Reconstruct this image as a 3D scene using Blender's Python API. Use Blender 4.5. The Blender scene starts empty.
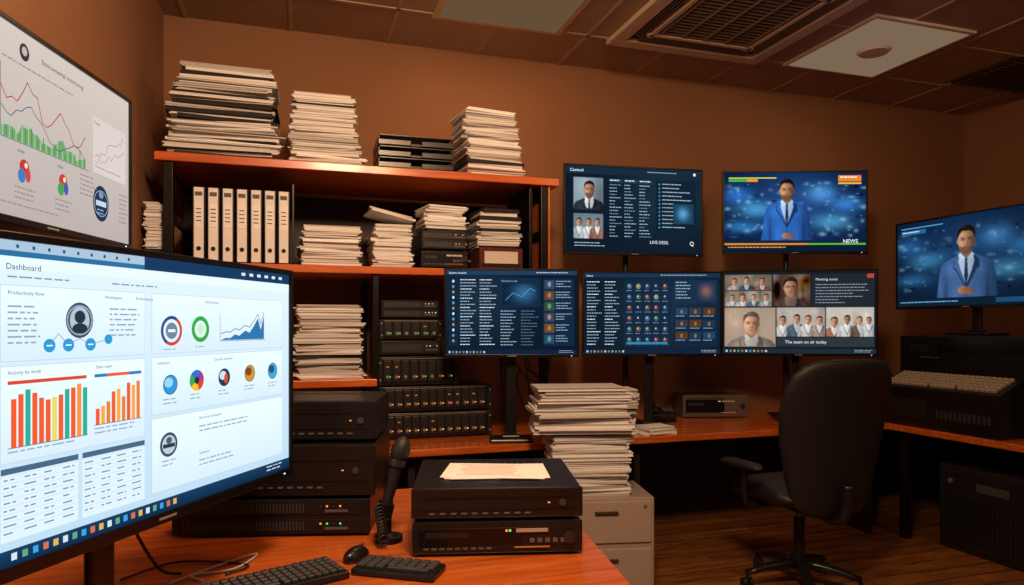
import bpy, bmesh, math, random
import numpy as np
from mathutils import Matrix, Vector, Euler
scene=bpy.context.scene
rad=math.radians
def lin(c):
    return c/12.92 if c<=0.04045 else ((c+0.055)/1.055)**2.4
def H(s):
    s=s.lstrip('#'); return tuple(lin(int(s[i:i+2],16)/255) for i in (0,2,4))
# ---------------------------------------------------------------- materials
def newmat(name):
    m=bpy.data.materials.new(name); m.use_nodes=True
    nt=m.node_tree; b=nt.nodes['Principled BSDF']; return m,nt,b
def plain(name,col,rough=.6,metal=0,bump=0,bscale=200,var=0,vscale=6):
    m,nt,b=newmat(name)
    b.inputs['Base Color'].default_value=(*col,1); b.inputs['Roughness'].default_value=rough; b.inputs['Metallic'].default_value=metal
    tc=nt.nodes.new('ShaderNodeTexCoord')
    if var:
        n=nt.nodes.new('ShaderNodeTexNoise'); n.inputs['Scale'].default_value=vscale; n.inputs['Detail'].default_value=5
        nt.links.new(tc.outputs['Object'],n.inputs['Vector'])
        r=nt.nodes.new('ShaderNodeValToRGB')
        r.color_ramp.elements[0].position=.3; r.color_ramp.elements[1].position=.7
        r.color_ramp.elements[0].color=(*[c*(1-var) for c in col],1); r.color_ramp.elements[1].color=(*[min(1,c*(1+var)) for c in col],1)
        nt.links.new(n.outputs['Fac'],r.inputs['Fac']); nt.links.new(r.outputs['Color'],b.inputs['Base Color'])
    if bump:
        n=nt.nodes.new('ShaderNodeTexNoise'); n.inputs['Scale'].default_value=bscale; n.inputs['Detail'].default_value=3
        nt.links.new(tc.outputs['Object'],n.inputs['Vector'])
        bp=nt.nodes.new('ShaderNodeBump'); bp.inputs['Strength'].default_value=bump; bp.inputs['Distance'].default_value=.01
        nt.links.new(n.outputs['Fac'],bp.inputs['Height']); nt.links.new(bp.outputs['Normal'],b.inputs['Normal'])
    return m
def attr(name,rough=.6,metal=0,bump=0,bscale=300):
    m=plain(name,(.5,.5,.5),rough,metal,bump,bscale)
    nt=m.node_tree; a=nt.nodes.new('ShaderNodeAttribute'); a.attribute_name='Col'
    nt.links.new(a.outputs['Color'],nt.nodes['Principled BSDF'].inputs['Base Color'])
    return m
def wood(name,c1,c2,c3,rough,scale=(1,14,14),plank=None,coat=0):
    m,nt,b=newmat(name); L=nt.links
    tc=nt.nodes.new('ShaderNodeTexCoord'); mp=nt.nodes.new('ShaderNodeMapping'); mp.inputs['Scale'].default_value=scale
    L.new(tc.outputs['Object'],mp.inputs['Vector'])
    n=nt.nodes.new('ShaderNodeTexNoise'); n.inputs['Scale'].default_value=2.2; n.inputs['Detail'].default_value=8; n.inputs['Distortion'].default_value=.6
    L.new(mp.outputs['Vector'],n.inputs['Vector'])
    r=nt.nodes.new('ShaderNodeValToRGB'); e=r.color_ramp.elements
    e[0].position=.28; e[0].color=(*c1,1); e[1].position=.75; e[1].color=(*c3,1); k=e.new(.5); k.color=(*c2,1)
    L.new(n.outputs['Fac'],r.inputs['Fac'])
    out=r.outputs['Color']
    if plank:
        br=nt.nodes.new('ShaderNodeTexBrick'); br.inputs['Color1'].default_value=(1,1,1,1); br.inputs['Color2'].default_value=(.62,.6,.58,1); br.inputs['Mortar'].default_value=(.12,.1,.08,1)
        br.inputs['Scale'].default_value=1; br.inputs['Brick Width'].default_value=1.2; br.inputs['Row Height'].default_value=.13; br.inputs['Mortar Size'].default_value=.004
        L.new(tc.outputs['Object'],br.inputs['Vector'])
        mx=nt.nodes.new('ShaderNodeMix'); mx.data_type='RGBA'; mx.blend_type='MULTIPLY'; mx.inputs[0].default_value=1
        L.new(out,mx.inputs[6]); L.new(br.outputs['Color'],mx.inputs[7]); out=mx.outputs[2]
    L.new(out,b.inputs['Base Color']); b.inputs['Roughness'].default_value=rough
    if coat: b.inputs['Coat Weight'].default_value=coat; b.inputs['Coat Roughness'].default_value=.12
    return m
def emis(name,col,st):
    m=bpy.data.materials.new(name); m.use_nodes=True; nt=m.node_tree; nt.nodes.clear()
    o=nt.nodes.new('ShaderNodeOutputMaterial'); e=nt.nodes.new('ShaderNodeEmission'); e.inputs['Strength'].default_value=st
    if col: e.inputs['Color'].default_value=(*col,1)
    else:
        a=nt.nodes.new('ShaderNodeAttribute'); a.attribute_name='Col'; nt.links.new(a.outputs['Color'],e.inputs['Color'])
    nt.links.new(e.outputs[0],o.inputs[0]); return m
M_screen=emis('screen_pixels',None,1.2)
M_led=emis('led',None,2.0)
M_paper=attr('paper',.85)
M_paint=attr('satin_plastic',.28,0,.04,400)
M_matte=attr('matte_plastic',.55,0,.08,300)
M_metal=attr('painted_metal',.32,.4)
M_leather=plain('black_leather',(.011,.0105,.012),.48,0,.25,160)
M_wall=plain('wall_paint',H('8c6040'),.85,0,.12,60,.06,1.5)
M_ceil=plain('ceiling_tile',H('a48a72'),.9,0,.2,120,.05,3)
M_grid=plain('ceiling_bar',H('b09a80'),.6)
M_desk=wood('desk_wood',H('9c481c'),H('c46024'),H('d87834'),.25,(1.2,16,16),coat=.35)
M_shelf=wood('shelf_wood',H('b8521c'),H('d06426'),H('e07a34'),.30,(1.2,14,14),coat=.3)
M_floor=wood('floor_wood',H('6a3e20'),H('9a6032'),H('b87a42'),.30,(1.5,12,12),plank=True,coat=.2)
# ---------------------------------------------------------------- mesh builder
WHITE=(.8,.8,.8)
class B:
    def __init__(s): s.V=[];s.F=[];s.M=[];s.C=[];s.S=[];s.mats=[]
    def mi(s,m):
        if m not in s.mats: s.mats.append(m)
        return s.mats.index(m)
    def add(s,vs,fs,mat,col=WHITE,smooth=False,mtx=None,cols=None):
        o=len(s.V); k=s.mi(mat)
        for i,v in enumerate(vs):
            s.V.append(tuple(mtx@Vector(v)) if mtx is not None else tuple(v))
            s.C.append(cols[i] if cols else col)
        for f in fs: s.F.append([o+i for i in f]); s.M.append(k); s.S.append(smooth)
    def box(s,c,sz,mat,col=WHITE,bev=0,rot=None,mtx=None,seg=2):
        T=Matrix.Translation(c)
        if rot: T=T@Euler([rad(a) for a in rot]).to_matrix().to_4x4()
        if mtx is not None: T=mtx@T
        x,y,z=[a/2 for a in sz]
        if bev<=0:
            vs=[(-x,-y,-z),(x,-y,-z),(x,y,-z),(-x,y,-z),(-x,-y,z),(x,-y,z),(x,y,z),(-x,y,z)]
            fs=[(0,3,2,1),(4,5,6,7),(0,1,5,4),(1,2,6,5),(2,3,7,6),(3,0,4,7)]
            s.add(vs,fs,mat,col,False,T); return
        bm=bmesh.new(); bmesh.ops.create_cube(bm,size=1); bmesh.ops.scale(bm,vec=sz,verts=bm.verts)
        bmesh.ops.bevel(bm,geom=bm.edges[:],offset=min(bev,min(sz)*.49),segments=seg,affect='EDGES',profile=.5)
        s.add([v.co.copy() for v in bm.verts],[[v.index for v in f.verts] for f in bm.faces],mat,col,False,T); bm.free()
    def cyl(s,c,r,h,mat,col=WHITE,axis='Z',seg=20,r2=None,rot=None,smooth=True):
        r2=r if r2 is None else r2
        T=Matrix.Translation(c)
        if axis=='X': T=T@Matrix.Rotation(rad(90),4,'Y')
        if axis=='Y': T=T@Matrix.Rotation(rad(-90),4,'X')
        if rot: T=Matrix.Translation(c)@Euler([rad(a) for a in rot]).to_matrix().to_4x4()
        vs=[];
        for i in range(seg):
            a=2*math.pi*i/seg; vs.append((r*math.cos(a),r*math.sin(a),-h/2))
        for i in range(seg):
            a=2*math.pi*i/seg; vs.append((r2*math.cos(a),r2*math.sin(a),h/2))
        s.add(vs,[(i,(i+1)%seg,seg+(i+1)%seg,seg+i) for i in range(seg)],mat,col,smooth,T)
        s.add(vs,[tuple(range(seg))[::-1],tuple(range(seg,2*seg))],mat,col,False,T)
    def loft(s,rings,mat,col=WHITE,cap=True,smooth=True):
        n=len(rings[0]); vs=[p for r in rings for p in r]; fs=[]
        for k in range(len(rings)-1):
            for i in range(n):
                fs.append((k*n+i,k*n+(i+1)%n,(k+1)*n+(i+1)%n,(k+1)*n+i))
        if cap: fs.append(tuple(range(n))[::-1]); fs.append(tuple(range((len(rings)-1)*n,len(rings)*n)))
        s.add(vs,fs,mat,col,smooth)
    def tube(s,path,r,mat,col=WHITE,seg=8):
        pts=[Vector(p) for p in path]
        q=[]
        for i in range(len(pts)-1):
            p0=pts[max(0,i-1)];p1=pts[i];p2=pts[i+1];p3=pts[min(len(pts)-1,i+2)]
            for k in range(6):
                t=k/6; q.append(.5*((2*p1)+(p2-p0)*t+(2*p0-5*p1+4*p2-p3)*t*t+(3*p1-p0-3*p2+p3)*t**3))
        q.append(pts[-1]); rings=[]; up=Vector((.13,.21,.97)).normalized()
        for i,p in enumerate(q):
            d=(q[min(i+1,len(q)-1)]-q[max(i-1,0)]).normalized()
            a=d.cross(up)
            if a.length<.05: a=d.cross(Vector((1,0,0)))
            a.normalize(); b=a.cross(d).normalized(); up=b
            rings.append([p+a*r*math.cos(2*math.pi*j/seg)+b*r*math.sin(2*math.pi*j/seg) for j in range(seg)])
        s.loft(rings,mat,col)
    def build(s,name,loc=(0,0,0),rot=0,rx=0):
        me=bpy.data.meshes.new(name); me.from_pydata(s.V,[],s.F)
        for m in s.mats: me.materials.append(m)
        me.polygons.foreach_set('material_index',s.M); me.polygons.foreach_set('use_smooth',s.S)
        at=me.color_attributes.new('Col','FLOAT_COLOR','POINT')
        at.data.foreach_set('color',[x for c in s.C for x in (c[0],c[1],c[2],1)])
        me.update(); ob=bpy.data.objects.new(name,me); scene.collection.objects.link(ob)
        ob.location=loc; ob.rotation_euler=(rad(rx),0,rad(rot)); return ob
# ---------------------------------------------------------------- screen painter
_txt={}
def textmesh(body):
    if body in _txt: return _txt[body]
    cu=bpy.data.curves.new('t','FONT'); cu.body=body; cu.size=1; cu.resolution_u=2
    ob=bpy.data.objects.new('t',cu); scene.collection.objects.link(ob)
    dg=bpy.context.evaluated_depsgraph_get(); me=ob.evaluated_get(dg).to_mesh()
    r=([tuple(v.co) for v in me.vertices],[tuple(p.vertices) for p in me.polygons])
    ob.evaluated_get(dg).to_mesh_clear()
    bpy.data.objects.remove(ob); bpy.data.curves.remove(cu); _txt[body]=r; return r
class Scr:
    ras=False
    def __init__(s,b,w,h,y0,seed=1): s.b=b;s.w=w;s.h=h;s.y0=y0;s.rng=random.Random(seed)
    def m(s,x,y,l): return ((x/16-.5)*s.w, s.y0-.0003*l, (.5-y/9)*s.h)
    # video mode: shapes are accumulated on a fine grid of vertex colours, so pictures are soft like video
    def video(s,n=448):
        s.ras=True; s.nx=n; s.ny=n*9//16; s.img=np.zeros((s.ny+1,s.nx+1,3))
        s.gx=np.linspace(0,16,s.nx+1); s.gy=np.linspace(0,9,s.ny+1)
    def flush(s,step=2,blur=2,layer=1,grain=.05):
        im=s.img
        for _ in range(blur):
            p=np.pad(im,((1,1),(0,0),(0,0)),'edge'); im=(p[:-2]+2*p[1:-1]+p[2:])/4
            p=np.pad(im,((0,0),(1,1),(0,0)),'edge'); im=(p[:,:-2]+2*p[:,1:-1]+p[:,2:])/4
        im=im[::step,::step]; gx=s.gx[::step]; gy=s.gy[::step]
        rs=np.random.RandomState(5); im=np.clip(im*(1+grain*rs.randn(*im.shape[:2])[...,None]),.0015,1)
        h_,w_=im.shape[:2]
        vs=[s.m(x,y,layer) for y in gy for x in gx]; cs=[tuple(c) for c in im.reshape(-1,3).tolist()]
        fs=[(j*w_+i,(j+1)*w_+i,(j+1)*w_+i+1,j*w_+i+1) for j in range(h_-1) for i in range(w_-1)]
        s.b.add(vs,fs,M_screen,cols=cs); s.ras=False
    def shade(s,cx,cy,rx,ry,a,box=None):
        if not s.ras: return
        X=s.gx[None,:];Y=s.gy[:,None]; k=a*np.exp(-((X-cx)/rx)**2-((Y-cy)/ry)**2)
        if box: k=k*((X>=box[0])&(X<=box[1])&(Y<=box[2])&(Y>=box[3]))
        s.img*= (1+k)[...,None]
    def P(s,pts,col,l=1,col2=None):
        if s.ras:
            xs=[p[0] for p in pts];ys=[p[1] for p in pts]
            i0,i1=np.searchsorted(s.gx,[min(xs),max(xs)]); j0,j1=np.searchsorted(s.gy,[min(ys),max(ys)])
            if i1<=i0 or j1<=j0: return
            X,Y=np.meshgrid(s.gx[i0:i1],s.gy[j0:j1]); ins=np.zeros(X.shape,bool)
            for (xa,ya),(xb,yb) in zip(pts,pts[1:]+pts[:1]):
                if ya==yb: continue
                ins^=((Y<ya)!=(Y<yb))&(X<(xb-xa)*(Y-ya)/(yb-ya)+xa)
            c=np.array(col)[None,None,:]
            if col2 is not None:
                t=((X-min(xs))/(max(xs)-min(xs)))[...,None]; c=c*(1-t)+np.array(col2)[None,None,:]*t
            c=np.broadcast_to(c,X.shape+(3,)); sub=s.img[j0:j1,i0:i1]; sub[ins]=c[ins]; return
        if col2:
            xs=[p[0] for p in pts];a=min(xs);w=max(xs)-a or 1
            cols=[tuple(col[k]+(col2[k]-col[k])*(p[0]-a)/w for k in range(3)) for p in pts]
        else: cols=None
        s.b.add([s.m(p[0],p[1],l) for p in pts],[tuple(range(len(pts)))],M_screen,col,cols=cols)
    def R(s,x,y,w,h,col,l=1,bot=None):
        if s.ras: s.P([(x,y),(x+w,y),(x+w,y+h),(x,y+h)],col); return
        s.b.add([s.m(x,y,l),s.m(x+w,y,l),s.m(x+w,y+h,l),s.m(x,y+h,l)],[(0,3,2,1)],M_screen,col,cols=[col,col,bot,bot] if bot else None)
    def E(s,cx,cy,rx,ry,col,l=1,col2=None,n=20,a0=0,a1=360):
        s.P([(cx+rx*math.cos(rad(a0+(a1-a0)*i/n)),cy+ry*math.sin(rad(a0+(a1-a0)*i/n))) for i in range(n+(0 if a1-a0==360 else 1))],col,l,col2)
    def RING(s,cx,cy,r1,r2,col,l=1,n=28,a0=0,a1=360):
        vs=[];fs=[]
        for i in range(n+1):
            a=rad(a0+(a1-a0)*i/n)
            vs+= [s.m(cx+r1*math.cos(a),cy+r1*math.sin(a),l),s.m(cx+r2*math.cos(a),cy+r2*math.sin(a),l)]
            if i<n: fs.append((2*i,2*i+1,2*i+3,2*i+2))
        s.b.add(vs,fs,M_screen,col)
    def L(s,pts,t,col,l=2):
        for (x0,y0),(x1,y1) in zip(pts,pts[1:]):
            d=math.hypot(x1-x0,y1-y0) or 1; nx=-(y1-y0)/d*t/2; ny=(x1-x0)/d*t/2
            s.P([(x0+nx,y0+ny),(x1+nx,y1+ny),(x1-nx,y1-ny),(x0-nx,y0-ny)],col,l)
    def T(s,body,x,y,size,col,l=2):
        vs,fs=textmesh(body); k=size
        s.b.add([s.m(x+v[0]*k*16/9*s.h/s.w,y-v[1]*k,l) for v in vs],fs,M_screen,col)
    def W(s,x,y,w,n,lh,col,l=2,fill=.8,cut=True):
        r=s.rng
        for i in range(n):
            cx=x; end=x+w*(fill+(1-fill)*r.random() if cut else r.uniform(.4,1))
            while cx<end-.05:
                ww=min(r.uniform(.10,.42),end-cx); s.R(cx,y+i*lh,ww,min(lh*.30,.13),col,l); cx+=ww+.07
    def G(s,base,glows,nx=40,ny=24,x0=0,y0=0,w=16,h=9,l=0):
        if s.ras:
            i0,i1=np.searchsorted(s.gx,[x0,x0+w+1e-6]); j0,j1=np.searchsorted(s.gy,[y0,y0+h+1e-6])
            X=s.gx[None,i0:i1];Y=s.gy[j0:j1,None]; c=np.zeros((j1-j0,i1-i0,3))+np.array(base)
            for gx,gy,rx,ry,gc in glows: c+=np.exp(-((X-gx)/rx)**2-((Y-gy)/ry)**2)[...,None]*np.array(gc)
            s.img[j0:j1,i0:i1]=np.maximum(c,.0015); return
        vs=[];cs=[];fs=[]
        for j in range(ny+1):
            for i in range(nx+1):
                x=x0+w*i/nx;y=y0+h*j/ny; c=list(base)
                for gx,gy,rx,ry,gc in glows:
                    k=math.exp(-((x-gx)/rx)**2-((y-gy)/ry)**2)
                    for q in range(3): c[q]+=gc[q]*k
                vs.append(s.m(x,y,l)); cs.append(tuple(c))
        for j in range(ny):
            for i in range(nx):
                a=j*(nx+1)+i; fs.append((a,a+nx+1,a+nx+2,a+1))
        s.b.add(vs,fs,M_screen,cols=cs)
    def man(s,cx,cy,k,suit,suit2,shirt,skin,skin2,hair,tie=None,bottom=9,x0=0,x1=16,l=2,beard=True):
        def q(pts): return [(min(max(cx+a*k,x0),x1),min(cy+b*k,bottom)) for a,b in pts]
        bx=(x0,x1,bottom,0)
        s.P(q([(-.5,1.05),(-1.2,1.32),(-1.85,1.58),(-2.15,1.95),(-2.32,2.8),(-2.5,4.4),(-2.65,7),(0,7),(0,1.2)]),tuple(c*.7 for c in suit),l,suit)
        s.P(q([(0,1.2),(0,7),(2.65,7),(2.5,4.4),(2.32,2.8),(2.15,1.95),(1.85,1.58),(1.2,1.32),(.5,1.05)]),suit,l,suit2)
        for a,b_,c,d,e in ((-1.3,2.2,.5,.5,.5),(1.2,2.2,.4,.5,.35),(-.9,4.6,.3,1.2,.35),(1.0,4.8,.3,1.2,.3),(-1.7,4.4,.18,1.6,-.45),(1.7,4.4,.18,1.6,-.45),(0,5.2,.5,.8,-.3),(-2.2,3.6,.15,.8,.4)):
            s.shade(cx+a*k,cy+b_*k,c*k,d*k,e,bx)
        s.P(q([(-.5,.95),(.5,.95),(.72,1.6),(.45,2.5),(0,3.5),(-.45,2.5),(-.72,1.6)]),shirt,l+1,tuple(c*.6 for c in shirt))
        dk=tuple(c*.3 for c in suit); lp=tuple(c*1.05 for c in suit)
        s.P(q([(-.5,1.0),(-1.05,1.5),(-1.1,2.15),(-.85,2.3),(-.05,3.8),(.06,3.6),(-.45,2.3),(-.66,1.6)]),dk,l+2)
        s.P(q([(.5,1.0),(1.05,1.5),(1.1,2.15),(.85,2.3),(.05,3.8),(-.06,3.6),(.45,2.3),(.66,1.6)]),dk,l+2)
        s.P(q([(-.56,1.05),(-.98,1.5),(-1.02,2.1),(-.8,2.15),(-.10,3.5),(-.5,2.3),(-.7,1.6)]),lp,l+3)
        s.P(q([(.56,1.05),(.98,1.5),(1.02,2.1),(.8,2.15),(.10,3.5),(.5,2.3),(.7,1.6)]),suit2,l+3)
        s.L(q([(0,3.75),(.02,6.8)]),.07*k,dk,l+3); s.E(cx-.12*k,min(cy+4.3*k,bottom),.07*k,.05*k,dk,l+4,n=8)
        if tie: s.P(q([(-.14,1.3),(.14,1.3),(.10,1.6),(.18,2.8),(0,3.5),(-.18,2.8),(-.10,1.6)]),tie,l+4,tuple(c*2 for c in tie))
        s.P(q([(-.40,.5),(.40,.5),(.44,1.1),(0,1.42),(-.44,1.1)]),tuple(c*.42 for c in skin),l+2)
        s.P(q([(-.5,.92),(-.08,1.38),(-.42,1.6),(-.66,1.15)]),tuple(min(1,c*1.15) for c in shirt),l+5)
        s.P(q([(.5,.92),(.08,1.38),(.42,1.6),(.66,1.15)]),tuple(min(1,c*.8) for c in shirt),l+5)
        s.E(cx-.68*k,cy+.05*k,.10*k,.22*k,tuple(c*.7 for c in skin),l+3,n=10); s.E(cx+.68*k,cy+.05*k,.10*k,.22*k,skin2,l+3,n=10)
        f1=q([(-.68,-.3),(-.66,.25),(-.54,.66),(-.3,.97),(0,1.06),(.3,.97),(.54,.66),(.66,.25),(.68,-.3),(.56,-.8),(0,-1),(-.56,-.8)])
        s.P(f1,tuple(min(1,c*1.05) for c in skin),l+4,skin2)
        if beard:
            bc=tuple(c*.32+h*.5 for c,h in zip(skin,hair))
            s.P(q([(-.68,.12),(-.56,.46),(-.3,.50),(0,.46),(.3,.50),(.56,.46),(.68,.12),(.56,.70),(.3,1.01),(0,1.09),(-.3,1.01),(-.56,.70)]),bc,l+5,tuple(c*.6 for c in bc))
        s.P(q([(-.71,-.02),(-.76,-.5),(-.62,-.93),(-.28,-1.17),(.22,-1.2),(.62,-.97),(.76,-.5),(.71,-.02),(.65,-.30),(.54,-.58),(.25,-.72),(-.3,-.74),(-.52,-.55),(-.64,-.28)]),hair,l+6)
        s.shade(cx-.25*k,cy-1.0*k,.3*k,.15*k,1.2,bx)
        s.shade(cx-.28*k,cy-.45*k,.35*k,.18*k,.3,bx); s.shade(cx-.32*k,cy+.22*k,.2*k,.18*k,.35,bx); s.shade(cx+.5*k,cy+.2*k,.2*k,.6*k,-.4,bx)
        for sx in (-1,1):
            s.shade(cx+sx*.28*k,cy-.08*k,.2*k,.12*k,-.5,bx)
            s.E(cx+sx*.28*k,cy-.05*k,.11*k,.045*k,(.22,.18,.16),l+6,n=8); s.E(cx+sx*.28*k,cy-.05*k,.055*k,.05*k,(.01,.008,.008),l+7,n=8)
            s.P(q([(sx*.13,-.18),(sx*.42,-.22),(sx*.44,-.15),(sx*.13,-.11)]),tuple(h*.7+c*.1 for h,c in zip(hair,skin)),l+6)
        if s.ras:
            s.shade(cx-.02*k,cy+.1*k,.06*k,.25*k,.35,bx); s.shade(cx+.1*k,cy+.18*k,.06*k,.22*k,-.4,bx); s.shade(cx,cy+.36*k,.16*k,.05*k,-.5,bx)
        else: s.P(q([(-.03,-.1),(.06,-.1),(.12,.26),(0,.33),(-.1,.26)]),tuple(c*.7 for c in skin),l+6)
        s.P(q([(-.20,.60),(0,.57),(.20,.60),(.11,.67),(-.11,.67)]),tuple((c*.4+d)*.42 for c,d in zip(skin,(.3,.08,.06))),l+6)
# ---------------------------------------------------------------- screen contents
def draw_dashboard(S):
    T=lambda t:16*(.117+.883*t)
    wh=H('d6e8f4'); S.R(0,0,16,9,wh,0,H('b4d0e4'))
    S.R(0,0,16,.28,H('a0bad0'),1); S.R(0,.28,16,.16,H('2a6a98'),1); S.R(7,.0,9,.44,H('17365a'),2)
    for i in range(9): S.E(2.3+i*.5,.15,.05,.06,H('3d4c5c'),2,n=8)
    for i in range(6): S.R(12.4+i*.55,.14,.26,.12,H('cfe0ee'),3)
    S.R(0,.44,16,.35,H('dcebf5'),1); S.T('Dashboard',1.95,.80,.24,H('26384c'))
    S.W(2,.98,2.3,1,.16,H('8395a5')); S.W(5.6,.98,2.2,1,.16,H('8395a5'))
    grey=H('8fa0b0'); dk=H('43566a')
    def card(x,y,w,h): S.R(x-.02,y-.02,w+.04,h+.04,H('b4c8d6'),1); S.R(x,y,w,h,H('e0eff8'),2,H('cce0ee'))
    card(1.8,1.25,5.2,2.1); card(7.35,1.25,8.1,2.1); card(1.8,3.5,5.2,2.65); card(7.35,3.5,8.1,2.0); card(7.35,5.65,8.1,2.6)
    S.T('Productivity flow',2.0,1.50,.16,dk,3); S.T('Workspace',5.3,1.50,.15,dk,3)
    S.W(2.0,1.8,1.0,7,.17,grey,3); S.W(5.5,1.8,1.3,6,.17,grey,3)
    S.E(4.35,2.2,.5,.55,H('3b4a5a'),3); S.RING(4.35,2.2,.42,.47,H('8ca0b2'),4); S.E(4.35,2.2,.36,.42,H('a9b9c7'),4); S.E(4.35,2.1,.2,.2,H('27323f'),5); S.E(4.35,2.45,.28,.16,H('27323f'),5)
    for x in (3.3,3.95,4.75): S.E(x,2.95,.2,.2,H('2c93cc'),3); S.R(x-.1,2.93,.2,.04,H('e8f4fa'),4)
    S.E(5.45,2.8,.16,.16,H('2c93cc'),3); S.L([(3.3,2.95),(3.6,2.6),(3.95,2.95),(4.35,2.75),(4.75,2.95),(5.45,2.8)],.02,H('5c8cac'),3)
    S.T('Activity by week',2.0,3.72,.15,dk,3)
    cols=[H('e4582c'),H('d8d05a'),H('2fa38e'),H('e4582c'),H('f08a3c')]
    rr=random.Random(4)
    S.R(2.0,3.9,2.6,.1,H('d2452b'),3)
    for i in range(12):
        hh=1.3+.2*math.sin(i*.8)+rr.random()*.2; S.R(2.1+i*.215,5.75-hh,.16,hh,cols[[0,0,2,0,0,0,1,0,2,0,4,2][i]],3)
    S.R(2.0,5.75,2.65,.02,dk,3); S.W(2.0,5.85,2.6,1,.14,grey,3)
    S.T('Sales team',4.95,3.72,.15,dk,3); S.R(4.9,3.9,1.95,.1,H('2e77b8'),3); S.R(5.4,3.9,.9,.1,H('e4582c'),4)
    for i in range(9):
        hh=.45+.09*i+rr.random()*.3-(.35 if i==5 else 0); S.R(4.95+i*.21,5.5-hh,.15,hh,[H('e4582c'),H('f0a03c'),H('e0792c')][i%3],3)
    S.R(4.9,5.5,1.95,.02,dk,3); S.W(4.9,5.6,1.9,2,.14,grey,3)
    for x,w in ((1.8,2.5),(4.45,2.55)):
        S.R(x,6.3,w,.17,H('46627e'),3); S.R(x,6.47,w,1.85,H('d4e5f0'),2)
        for i in range(8):
            for j in range(4): S.W(x+.08+j*w/4,6.6+i*.21,w/4-.22,1,.14,H('7488a0'),3)
            S.R(x,6.54+i*.21-.03,w,.012,H('b4c6d4'),3)
    for t in (.37,.62): S.T('Performance',T(t)-.5,1.50,.15,dk,3)
    x=T(.455);S.RING(x,2.55,.42,.54,H('c8402c'),3);S.RING(x,2.55,.42,.54,H('2b4c7c'),4,a0=120,a1=300);S.E(x,2.55,.3,.3,H('6c7f96'),3);S.R(x-.18,2.5,.36,.1,H('e8eef2'),4)
    x=T(.565);S.RING(x,2.5,.33,.5,H('36a23c'),3);S.E(x,2.5,.18,.22,H('bfe0c0'),3)
    S.W(T(.455)-.4,3.2,.9,1,.12,grey,3);S.W(T(.565)-.3,3.15,.7,1,.12,grey,3)
    x0=T(.65);pts=[(0,0),(.3,.12),(.6,.1),(.9,.3),(1.2,.22),(1.6,.5),(1.9,.38),(2.2,.75),(2.5,1.2),(2.7,.55),(2.95,1.35)]
    S.P([(x0+a,2.95-b*.75) for a,b in pts]+[(x0+2.95,2.95),(x0,2.95)],H('2f6fa8'),3)
    S.L([(x0+a,2.7-b*.7) for a,b in pts],.03,H('34506e'),4); S.R(x0-.05,1.9,.02,1.08,dk,3); S.R(x0-.05,2.97,3.1,.02,dk,3)
    S.T('Indicators',T(.42)-.2,3.75,.15,dk,3); S.T('Channels overview',T(.62),3.75,.15,dk,3)
    def globe(x,y,c1,c2,k=.36):
        S.E(x,y,k,k,c1,3); S.E(x-.08,y-.08,k*.6,k*.5,c2,4); S.RING(x,y,k*.92,k,H('2d3d50'),5); S.W(x-.35,y+.5,.7,2,.14,grey,3)
    globe(T(.45),4.5,H('2f8fd0'),H('8ecbe8'))
    x=T(.55)
    for i,c in enumerate(('d8402c','e8b82c','36a24c','2c6fc0','8c3c9c')):
        S.P([(x,4.45)]+[(x+.4*math.cos(rad(i*72+j*12)),4.45+.4*math.sin(rad(i*72+j*12))) for j in range(7)],H(c),3)
    S.E(x,4.45,.14,.14,H('22303e'),4);S.W(x-.35,4.95,.7,2,.14,grey,3)
    globe(T(.665),4.45,H('263a54'),H('c8d4dc')); S.E(T(.665)+.1,4.5,.12,.2,H('c8502c'),5)
    globe(T(.785),4.4,H('c88a2c'),H('7a4420')); globe(T(.905),4.4,H('3f9fd0'),H('2c5070'))
    x=T(.445);S.E(x,6.65,.44,.44,H('3a4858'),3);S.E(x,6.65,.34,.34,H('b4c2cc'),4);S.R(x-.3,6.62,.6,.14,H('2a3644'),5);S.E(x,6.5,.15,.12,H('44586c'),5)
    S.W(x-.35,7.2,.7,2,.15,grey,3)
    S.T('Resource distribution',T(.56),5.95,.15,dk,3); S.W(T(.56),6.2,3.2,2,.17,grey,3); S.T('Summary',T(.56),7.3,.15,dk,3); S.W(T(.56),7.5,2.5,2,.17,grey,3)
    S.R(0,8.55,16,.45,H('163a5c'),4,H('0f2a48'))
    for i in range(20): S.R(2.1+i*.33,8.66,.17,.2,[H('c8d8e4'),H('3a9ad8'),H('d8a850'),H('58a078'),H('c86a50')][(i*3)%5],5)
    S.W(14.2,8.65,1.3,2,.15,H('c8d8e4'),5)
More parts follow.
